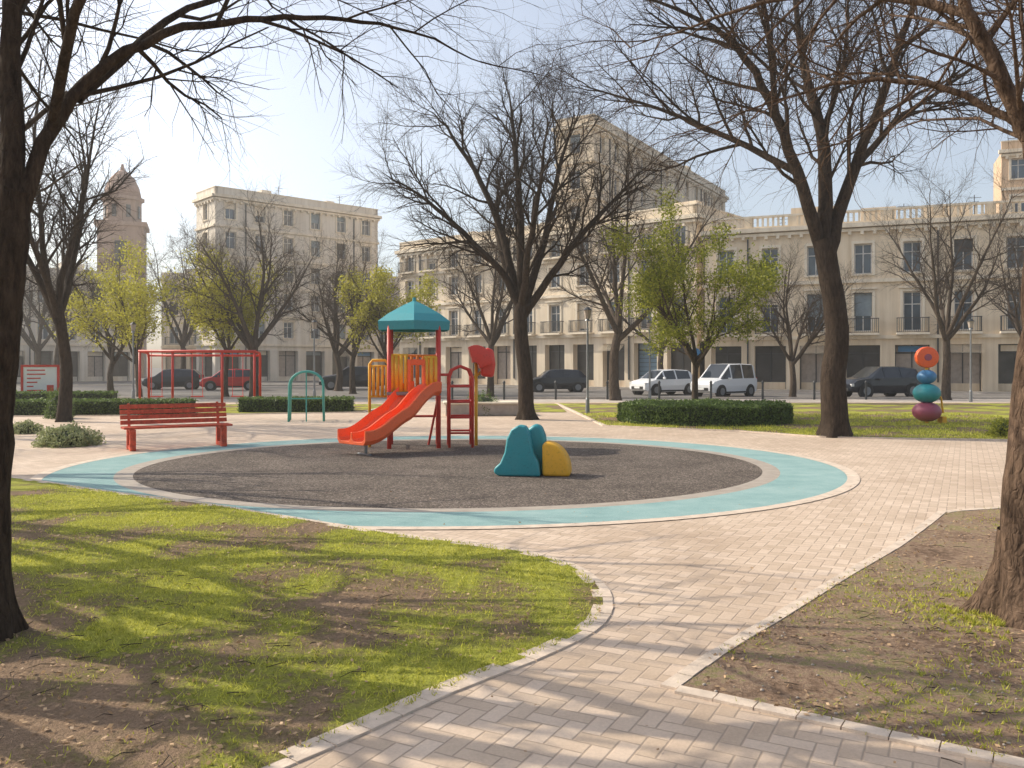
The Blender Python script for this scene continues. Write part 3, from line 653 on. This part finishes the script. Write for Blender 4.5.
mb.tube([(-2.25,0,2.25),(2.25,0,2.25)],.055,8); mb.tube([(-2.2,1.0,2.1),(2.2,1.0,2.1)],.045,8); mb.obj("frame",red_m,parent=e,smooth=True)
for i,x in enumerate((-1.55,0,1.55)):
    mb=MB(); mb.tube([(x-.2,0,2.2),(x-.2,0,.5)],.012,5); mb.tube([(x+.2,0,2.2),(x+.2,0,.5)],.012,5); mb.box((x,0,.48),(.46,.2,.04)); mb.obj("swing_seat_%d"%(i+1),redp_m,parent=e)
e=empty("notice_board",(-19.9,36,.024),R(18)); mb=MB()
for x in(-.68,.68): mb.box((x,0,.85),(.09,.09,1.7))
mb.box((0,0,1.68),(1.45,.09,.09)); mb.box((0,0,.35),(1.27,.08,.07)); mb.obj("frame",red_m,parent=e)
mb=MB(); mb.box((0,0,1.01),(1.26,.04,1.24)); mb.obj("panel",white_m,parent=e)
mb=MB(); rr=random.Random(6)
for i in range(6):
    w=rr.uniform(.25,.8); mb.box((-.5+w/2,-.026,1.5-i*.17),(w,.008,.05))
mb.box((.38,-.026,.72),(.26,.008,.3)); mb.obj("printed_lines",red_m,parent=e)
e=empty("stacked_ball_sculpture",(12.15,25.0,.024))
for n_,z,r,m_ in (("maroon_ball",.34,(.40,.40,.29),purple_p),("teal_ball",.88,(.38,.38,.29),teal_m),("blue_ball",1.36,(.27,.27,.21),blue_p)):
    mb=MB(); mb.sphere((0,0,z),r,0,28,16); mb.obj(n_,m_,parent=e,smooth=True)
mb=MB(); N=28; mb.extr([(.33*math.cos(6.2832*i/N),1.93+.31*math.sin(6.2832*i/N)) for i in range(N)],-.09,.09); mb.obj("orange_disc",redo_m,parent=e,bevel=.03,bseg=3,smooth=True)
mb=MB(); mb.extr([(.11*math.cos(6.2832*i/16),1.93+.1*math.sin(6.2832*i/16)) for i in range(16)],-.105,.105); mb.obj("disc_hub",purple_p,parent=e,bevel=.01)
mb=MB(); mb.tube([(0,0,0),(0,0,1.7)],.05,8); mb.tube([(.1,0,1.0),(.42,0,.75),(.48,0,.3)],.03,8); mb.box((.45,0,.1),(.12,.3,.2)); mb.obj("post",yellow_m,parent=e)
e=empty("stone_planter",(-1.0,29.5,.012),R(5)); mb=MB(); mb.box((0,0,.2),(2.6,1.3,.4)); mb.obj("wall",stone_m,parent=e,bevel=.03)
mb=MB(); mb.box((0,0,.43),(2.75,1.45,.07)); mb.obj("coping",trim_m,parent=e,bevel=.02)
shrub("planter_shrub",-1.0,29.5,.6,.75,1800,hedge_leaf)
def lamp(x,y,h=4.5):
    e=empty("street_lamp",(x,y,.012)); mb=MB(); mb.tube([(0,0,0),(0,0,.5),(0,0,.55),(0,0,h)],[.08,.07,.045,.035],10); mb.tube([(0,0,h),(0,0,h+.08)],[.1,.06],10); mb.obj("pole",metal_m,parent=e)
    mb=MB(); mb.tube([(0,0,h+.08),(0,0,h+.38)],[.09,.14],8); mb.obj("lantern",stone_m,parent=e)
    mb=MB(); mb.tube([(0,0,h+.38),(0,0,h+.5)],[.18,.04],8); mb.obj("cap",darkmetal_m,parent=e)
lamp(2.7,30.5,3.3); lamp(21.5,40,3.4); lamp(-18.2,41,3.3); lamp(6.7,41.5,3.4); lamp(-9.5,41,3.4)
def bollard(x,y):
    mb=MB(); mb.tube([(0,0,0),(0,0,.8),(0,0,.86),(0,0,.95)],[.06,.055,.075,.03],10); mb.obj("bollard",darkmetal_m,loc=(x,y,.012))
for i in range(9): bollard(-3+i*2.6,42.9)
def sign(x,y):
    e=empty("traffic_sign",(x,y,.012),R(10)); mb=MB(); mb.tube([(0,0,0),(0,0,2.6)],.03,8); mb.obj("pole",metal_m,parent=e)
    mb=MB(); N=24; mb.extr([(.3*math.cos(6.2832*i/N),2.4+.3*math.sin(6.2832*i/N)) for i in range(N)],-.05,-.035); mb.obj("disc",blue_p,parent=e)
sign(10.3,48)
# ------------------------------------------------------------------ cars
def car(loc,rz,paint,kind):
    e=empty("parked_car" if kind!='van' else "parked_van",loc,rz)
    if kind=='hatch': S=[(-2.0,.45,.78,.80,.72,.70,'p','p'),(-1.95,.3,.92,1.0,.80,.66,'p','g'),(-1.55,.25,.95,1.40,.84,.60,'p','p'),(-1.4,.22,.95,1.45,.85,.6,'g','p'),(-.35,.2,.94,1.5,.86,.61,'p','p'),(-.25,.2,.94,1.5,.86,.61,'g','p'),(.55,.2,.93,1.44,.86,.6,'p','g'),(.65,.2,.93,1.38,.86,.6,'g','g'),(1.2,.22,.92,.97,.85,.68,'p','p'),(1.8,.25,.78,.84,.80,.66,'p','p'),(2.0,.35,.6,.66,.70,.6,'p','p')]
    elif kind=='van': S=[(-2.05,.45,.8,.82,.76,.74,'p','p'),(-2.02,.3,1.0,1.1,.82,.72,'p','g'),(-1.85,.25,1.02,1.74,.85,.68,'p','p'),(-1.7,.22,1.02,1.8,.86,.68,'g','p'),(-.7,.2,1.02,1.83,.87,.68,'p','p'),(-.6,.2,1.02,1.83,.87,.68,'g','p'),(.35,.2,1.0,1.8,.87,.68,'p','g'),(.45,.2,1.0,1.72,.87,.68,'g','g'),(1.25,.22,.98,1.05,.85,.7,'p','p'),(1.85,.25,.85,.9,.8,.66,'p','p'),(2.05,.35,.6,.68,.7,.6,'p','p')]
    else: S=[(-2.3,.45,.85,.87,.8,.78,'p','p'),(-2.25,.32,1.05,1.12,.86,.72,'p','g'),(-1.9,.27,1.08,1.55,.9,.66,'p','p'),(-1.75,.25,1.08,1.6,.92,.66,'g','p'),(-.8,.25,1.07,1.68,.93,.67,'p','p'),(-.7,.25,1.07,1.68,.93,.67,'g','p'),(.25,.25,1.05,1.66,.93,.67,'p','p'),(.35,.25,1.05,1.65,.93,.67,'g','g'),(1.2,.27,1.03,1.1,.92,.75,'p','p'),(2.0,.3,.92,.98,.87,.7,'p','p'),(2.3,.4,.65,.72,.76,.66,'p','p')]
    mb=MB(); rings=[]
    for s in S:
        x,zb,zl,zt,w,wt=s[:6]; zm=(zb+zl)/2
        rings.append([(x,-w*.93,zb),(x,-w*1.0,zm),(x,-w*.97,zl),(x,-wt,zt-.04),(x,-wt*.85,zt),(x,wt*.85,zt),(x,wt,zt-.04),(x,w*.97,zl),(x,w,zm),(x,w*.93,zb)])
    n=10
    for i in range(len(S)-1):
        for k in range(n):
            a=rings[i][k];b=rings[i][(k+1)%n];c=rings[i+1][(k+1)%n];d=rings[i+1][k]
            g=0
            if k in(2,6) and S[i][6]=='g': g=1
            if k==4 and S[i][7]=='g': g=1
            mb.quad(a,b,c,d,g)
    mb.add(rings[0],[tuple(range(n))],0); mb.add(rings[-1],[tuple(range(n-1,-1,-1))],0)
    mb.obj("body",[paint,carglass],parent=e,bevel=.03)
    L=S[-1][0]; wh=S[5][4]; r=.32 if kind!='suv' else .37
    for i,(x,y) in enumerate(((-L*.64,-wh),(L*.64,-wh),(-L*.64,wh),(L*.64,wh))):
        sg=1 if y>0 else -1
        mb=MB(); mb.tube([(x,y-sg*.2,r),(x,y+sg*.012,r)],r+.055,24); mb.obj("wheel_arch_%d"%(i+1),tyre_m,parent=e)
        mb=MB(); mb.tube([(x,y-sg*.18,r),(x,y+sg*.03,r)],r,24); mb.obj("tyre_%d"%(i+1),tyre_m,parent=e,bevel=.02)
        mb=MB(); mb.tube([(x,y,r),(x,y+sg*.036,r)],r*.62,16); mb.obj("rim_%d"%(i+1),metal_m,parent=e)
    mb=MB()
    for sg in(-1,1): mb.box((L-.10,sg*(wh-.28),.68),(.16,.3,.14),rz=-sg*.25)
    mb.obj("head_lamps",lamp_wh,parent=e,bevel=.02)
    mb=MB()
    for sg in(-1,1): mb.box((-L+.05,sg*(wh-.14),.95),(.08,.14,.22))
    mb.obj("tail_lamps",lamp_red,parent=e,bevel=.01)
    mb=MB(); mb.box((L-.01,0,.44),(.06,1.0,.16)); mb.box((0,wh*.99,.27),(2*L*.6,.03,.08)); mb.box((0,-wh*.99,.27),(2*L*.6,.03,.08)); mb.obj("grille_and_trim",tyre_m,parent=e)
    mb=MB(); mb.box((L+.025,0,.46),(.012,.46,.11)); mb.obj("number_plate",white_m,parent=e)
    mb=MB()
    for sg in(-1,1): mb.box((.75,sg*(wh+.08),1.0),(.1,.18,.13))
    mb.obj("mirrors",paint,parent=e,bevel=.02)
car((8.95,50.5,0),R(212),carwhite,'hatch'); car((11.8,47.6,0),R(220),carwhite,'van'); car((20.0,46.6,0),R(196),carblack,'suv')
car((-19.8,60,0),R(196),carred,'hatch'); car((-11.4,61,0),R(190),carblack,'suv'); car((-24.6,62,0),R(190),carblack,'hatch'); car((2.9,56,0),R(188),carblack,'hatch')
# ------------------------------------------------------------------ buildings
def building(name,p0,p1,D,floors,bays,wall,parapet='bal',bal=True,seed=0,ow=1.15,side=True,bluebay=-1):
    dx,dy=p1[0]-p0[0],p1[1]-p0[1]; W=math.hypot(dx,dy); e=empty(name,(p0[0],p0[1],0),math.atan2(dy,dx)); rn=random.Random(seed)
    H=floors[-1][1]
    wl=MB(); gl=MB(); fr=MB(); tr=MB(); ir=MB(); sh=MB()
    def face(W,bays,T,main):
        bw=W/bays
        def q(m,a,b,c,d,mi=0): m.quad(T(*a),T(*b),T(*c),T(*d),mi)
        def bx(m,c,s,mi=0):
            x,y,z=c;sx,sy,sz=[v/2 for v in s]
            vs=[T(x+i*sx,y+j*sy,z+k*sz) for i in(-1,1) for j in(-1,1) for k in(-1,1)]
            m.add(vs,[(0,1,3,2),(4,6,7,5),(0,4,5,1),(2,3,7,6),(0,2,6,4),(1,5,7,3)],mi)
        for fi,(z0,z1,sl,hd,ty) in enumerate(floors):
            for b in range(bays):
                xa=b*bw; xb=xa+bw; xc=(xa+xb)/2; w=ow if ty!='shop' else bw*.7
                x0=xc-w/2;x1=xc+w/2; dp=.32 if ty!='shop' else .7
                q(wl,(xa,0,z0),(x0,0,z0),(x0,0,z1),(xa,0,z1)); q(wl,(x1,0,z0),(xb,0,z0),(xb,0,z1),(x1,0,z1))
                if sl>z0: q(wl,(x0,0,z0),(x1,0,z0),(x1,0,sl),(x0,0,sl))
                q(wl,(x0,0,hd),(x1,0,hd),(x1,0,z1),(x0,0,z1))
                q(wl,(x0,0,sl),(x0,dp,sl),(x0,dp,hd),(x0,0,hd)); q(wl,(x1,dp,sl),(x1,0,sl),(x1,0,hd),(x1,dp,hd))
                q(wl,(x0,0,hd),(x0,dp,hd),(x1,dp,hd),(x1,0,hd)); q(wl,(x0,dp,sl),(x0,0,sl),(x1,0,sl),(x1,dp,sl))
                if ty=='shop':
                    kind=rn.random()
                    mi_=5 if (main and b==bluebay) else (0 if kind<.62 else (4 if kind<.85 else 1))
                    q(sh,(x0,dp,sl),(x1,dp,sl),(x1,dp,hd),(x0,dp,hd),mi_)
                    if mi_==5:
                        for t in range(9): bx(sh,(xc,dp-.02,sl+.25+t*.34),(w-.2,.02,.03),0)
                    for xx in (x0+.04,xc,x1-.04): bx(fr,(xx,dp-.04,(sl+hd)/2),(.07,.07,hd-sl-.02),1)
                    bx(fr,(xc,dp-.05,hd-.55),(w-.06,.06,.08),1)
                    if mi_!=5: bx(wl,(xc,dp-.04,.28),(w-.16,.1,.5))
                    if rn.random()<.35: bx(sh,(xc,dp-.12,hd-.27),(w*.8,.06,.4),rn.choice((1,2,3)))
                    if main and rn.random()<.18:
                        for t in range(8): bx(sh,(xc,-.12-.1*t,hd-.08-.07*t),(w+.1,.105,.02),3)
                else:
                    q(gl,(x0,dp,sl),(x1,dp,sl),(x1,dp,hd),(x0,dp,hd),0)
                    bx(fr,(xc,dp-.03,(sl+hd)/2),(.07,.05,hd-sl-.16)); bx(fr,(x0+.04,dp-.03,(sl+hd)/2),(.08,.05,hd-sl)); bx(fr,(x1-.04,dp-.03,(sl+hd)/2),(.08,.05,hd-sl))
                    bx(fr,(xc,dp-.03,hd-.04),(w-.16,.05,.08)); bx(fr,(xc,dp-.03,sl+.04),(w-.16,.05,.08)); bx(fr,(xc,dp-.032,sl+(hd-sl)*.68),(w-.16,.04,.06))
                    z=rn.random()
                    if z<.45:
                        hh=(hd-sl)*rn.choice((.25,.4,.6,.9)); bx(sh,(xc,dp-.09,hd-hh/2-.01),(w-.04,.03,hh),0 if z<.08 else (1 if z<.22 else 3))
                    bx(tr,(xc,-.05,sl-.06),(w+.36,.14,.12))
                    for xx in(x0-.1,x1+.1): bx(tr,(xx,-.025,(sl+hd)/2),(.18,.07,hd-sl))
                    bx(tr,(xc,-.03,hd+.1),(w+.38,.08,.2))
                    if fi==1 and main: bx(tr,(xc,-.1,hd+.27),(w+.6,.24,.1))
                    if bal and sl-z0<.5 and main:
                        bx(tr,(xc,-.38,sl-.2),(w+.9,.7,.14))
                        n=int((w+.8)/.13)
                        for i in range(n+1): bx(ir,(xc-(w+.8)/2+(w+.8)*i/n,-.68,sl+.37),(.025,.025,.95))
                        bx(ir,(xc,-.68,sl+.86),(w+.86,.05,.05)); bx(ir,(xc,-.68,sl-.08),(w+.86,.05,.04))
                        for xx in(-(w+.8)/2,(w+.8)/2):
                            for i in range(1,5): bx(ir,(xc+xx,-.68+.13*i,sl+.37),(.025,.025,.95))
                            bx(ir,(xc+xx,-.34,sl+.86),(.05,.62,.05))
            if fi<len(floors)-1: bx(tr,(W/2,-.09,z1),(W+.1,.22,.24))
        bx(tr,(W/2,-.2,H-.02),(W+.5,.5,.3)); bx(tr,(W/2,-.1,H-.35),(W+.2,.28,.2))
        n=int(W/.8)
        if parapet=='bal':
            bx(wl,(W/2,.1,H+.2),(W,.3,.16)); bx(tr,(W/2,.1,H+1.0),(W,.34,.14))
            for i in range(int(W/.36)): bx(tr,(.18+i*.36,.1,H+.6),(.15,.15,.66))
            for i in range(bays+1): bx(wl,(min(max(i*bw,.3),W-.3),.1,H+.61),(.55,.32,.67))
        elif parapet=='solid':
            bx(wl,(W/2,.15,H+.5),(W,.3,.76)); bx(tr,(W/2,.15,H+.93),(W+.06,.4,.1))
        for i in range(n): bx(tr,(.4+i*.8,-.12,H-.56),(.22,.3,.22))
        for b in range(1,bays,4): bx(ir,(b*bw,-.07,H*.5),(.1,.1,H-1.2))
    face(W,bays,lambda x,y,z:(x,y,z),True)
    sb=max(1,int(D/ (W/bays)))
    if side:
        face(D,sb,lambda x,y,z:(y,D-x,z),False)
        face(D,sb,lambda x,y,z:(W-y,x,z),False)
    else:
        wl.quad((0,0,0),(0,D,0),(0,D,H),(0,0,H)); wl.quad((W,0,0),(W,D,0),(W,D,H),(W,0,H))
    wl.quad((0,D,0),(W,D,0),(W,D,H),(0,D,H)); wl.quad((.3,.3,H+.1),(W-.3,.3,H+.1),(W-.3,D-.01,H+.1),(.3,D-.01,H+.1))
    for i in range(int(W/6)):
        x=rn.uniform(2,W-2); y=rn.uniform(2.5,max(3,D-2)); h=rn.uniform(1.0,2.4); wl.box((x,y,H+.1+h/2),(rn.uniform(.8,3.4),rn.uniform(.8,2),h))
        ir.box((x+1.8,y,H+1.3),(.05,.05,2.4)); ir.box((x+1.8,y,H+2.3),(.9,.03,.03)); ir.box((x+1.8,y,H+2.0),(.6,.03,.03))
    wl.obj("walls",wall,parent=e); gl.obj("window_panes",glass_m,parent=e); fr.obj("window_frames",[frame_m,darkmetal_m],parent=e)
    tr.obj("trim_and_cornices",trim_m,parent=e); sh.obj("shopfronts_and_blinds",[shop_m,shut_m,blue_p,trim_m,stone_m,bluedoor],parent=e)
    if ir.v: ir.obj("railings_pipes_and_antennas",darkmetal_m,parent=e)
    return e
FR=[(0,3.7,.02,3.15,'shop'),(3.7,7.6,4.1,6.8,'w'),(7.6,11.5,8.1,10.2,'w')]
building("apartment_building",(14.3,63.3),(46,50.6),12,FR,11,wall_cream,'bal',seed=1)
FM=[(0,4.2,.02,3.5,'shop'),(4.2,7.6,4.6,6.9,'w'),(7.6,10.6,8.4,10.1,'w'),(10.6,13.0,11.0,12.5,'w')]
building("apartment_building",(-11.2,85),(13.9,64.2),10,FM,11,wall_light,'solid',seed=2,bluebay=9)
FT=[(0,4,.02,3.4,'shop')]+[(4+i*3.35,7.35+i*3.35,4.9+i*3.35,6.7+i*3.35,'w') for i in range(6)]
building("tall_apartment_block",(7.6,79),(28.5,114),4,FT,12,wall_light,'solid',seed=3,bal=False)
FL=[(0,4,.02,3.4,'shop')]+[(4+i*3.15,7.15+i*3.15,4.8+i*3.15,6.6+i*3.15,'w') for i in range(5)]
building("apartment_building",(-31.3,90),(-16.3,103.6),5,FL,6,wall_white,'solid',seed=4,bal=False)
F3=[(0,4,.02,3.3,'shop'),(4,7.6,4.5,6.8,'w'),(7.6,11.2,8.4,10.4,'w')]
building("apartment_building",(-60,80),(-43,97),10,F3,9,wall_white,'solid',seed=5,side=False)
building("apartment_building",(-46,112),(2,120),10,FM,16,wall_grey,'solid',seed=6,side=False)
building("corner_turret_building",(43.6,76),(48.5,74),5,FT[:6],2,wall_orange,'solid',seed=9,side=False,bal=False)
e=empty("church_tower",(-57.5,126,0),R(20)); mb=MB()
mb.box((0,0,11),(6.2,6.2,22)); mb.box((0,0,22.3),(7.0,7.0,.6)); mb.obj("tower_body",wall_brown,parent=e)
mb=MB()
mb.tube([(0,0,22.6),(0,0,26)],[2.6,2.6],8); mb.tube([(0,0,26),(0,0,26.5)],3.0,8); mb.obj("drum",wall_brown,parent=e)
mb=MB(); mb.tube([(0,0,26.5),(0,0,28),(0,0,29.3),(0,0,30.2),(0,0,30.6)],[2.6,2.3,1.7,.9,.3],16); mb.tube([(0,0,30.5),(0,0,31.5)],[.35,.15],8); mb.obj("dome",roof_m,parent=e,smooth=True)
mb=MB()
for a in range(4):
    q=a*math.pi/2; mb.box((3.05*math.cos(q),3.05*math.sin(q),18),(.25,1.6,3.6),rz=q)
for a in range(8):
    q=a*math.pi/4+math.pi/8; mb.box((2.4*math.cos(q),2.4*math.sin(q),24.3),(.3,.6,1.8),rz=q)
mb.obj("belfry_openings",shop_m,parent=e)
hz=bpy.data.materials.new("haze"); hz.use_nodes=True; nt=hz.node_tree; nt.nodes.clear()
vs_=nt.nodes.new("ShaderNodeVolumeScatter"); vs_.inputs["Density"].default_value=.0011; vs_.inputs["Anisotropy"].default_value=.35; vs_.inputs["Color"].default_value=(1,.97,.92,1)
oo=nt.nodes.new("ShaderNodeOutputMaterial"); nt.links.new(vs_.outputs[0],oo.inputs["Volume"])
mb=MB(); mb.box((0,60,22),(320,200,46)); mb.obj("atmospheric_haze",hz)
# ------------------------------------------------------------------ light, world, camera
w=bpy.data.worlds.new("World"); scene.world=w; w.use_nodes=True; nt=w.node_tree
sky=nt.nodes.new("ShaderNodeTexSky"); sky.sky_type='NISHITA'; sky.sun_disc=False
EL=R(36); AZ=math.atan2(-.94,.34)
sky.sun_elevation=EL; sky.sun_rotation=AZ; sky.air_density=1.0; sky.dust_density=2.8; sky.ozone_density=1.1
hs=nt.nodes.new("ShaderNodeHueSaturation"); hs.inputs["Saturation"].default_value=.65; hs.inputs["Value"].default_value=1.42
bg=nt.nodes["Background"]; nt.links.new(sky.outputs[0],hs.inputs["Color"]); nt.links.new(hs.outputs[0],bg.inputs[0]); bg.inputs[1].default_value=.15
sd=bpy.data.lights.new("sun",'SUN'); sd.energy=5; sd.angle=R(.4); sd.color=(1,.90,.73)
so=bpy.data.objects.new("sun",sd); col.objects.link(so)
dv=Vector((math.sin(AZ)*math.cos(EL),math.cos(AZ)*math.cos(EL),math.sin(EL)))
so.rotation_euler=dv.to_track_quat('Z','Y').to_euler(); so.location=(-20,20,30)
cd=bpy.data.cameras.new("camera"); cd.lens=30; cd.sensor_width=36; cd.clip_end=1500; cd.clip_start=.05; cd.shift_y=-18/1024
co=bpy.data.objects.new("camera",cd); col.objects.link(co); co.location=(0,0,1.7); co.rotation_euler=(R(90),0,0)
scene.camera=co
scene.view_settings.view_transform='Standard'; scene.view_settings.look='None'; scene.view_settings.exposure=0
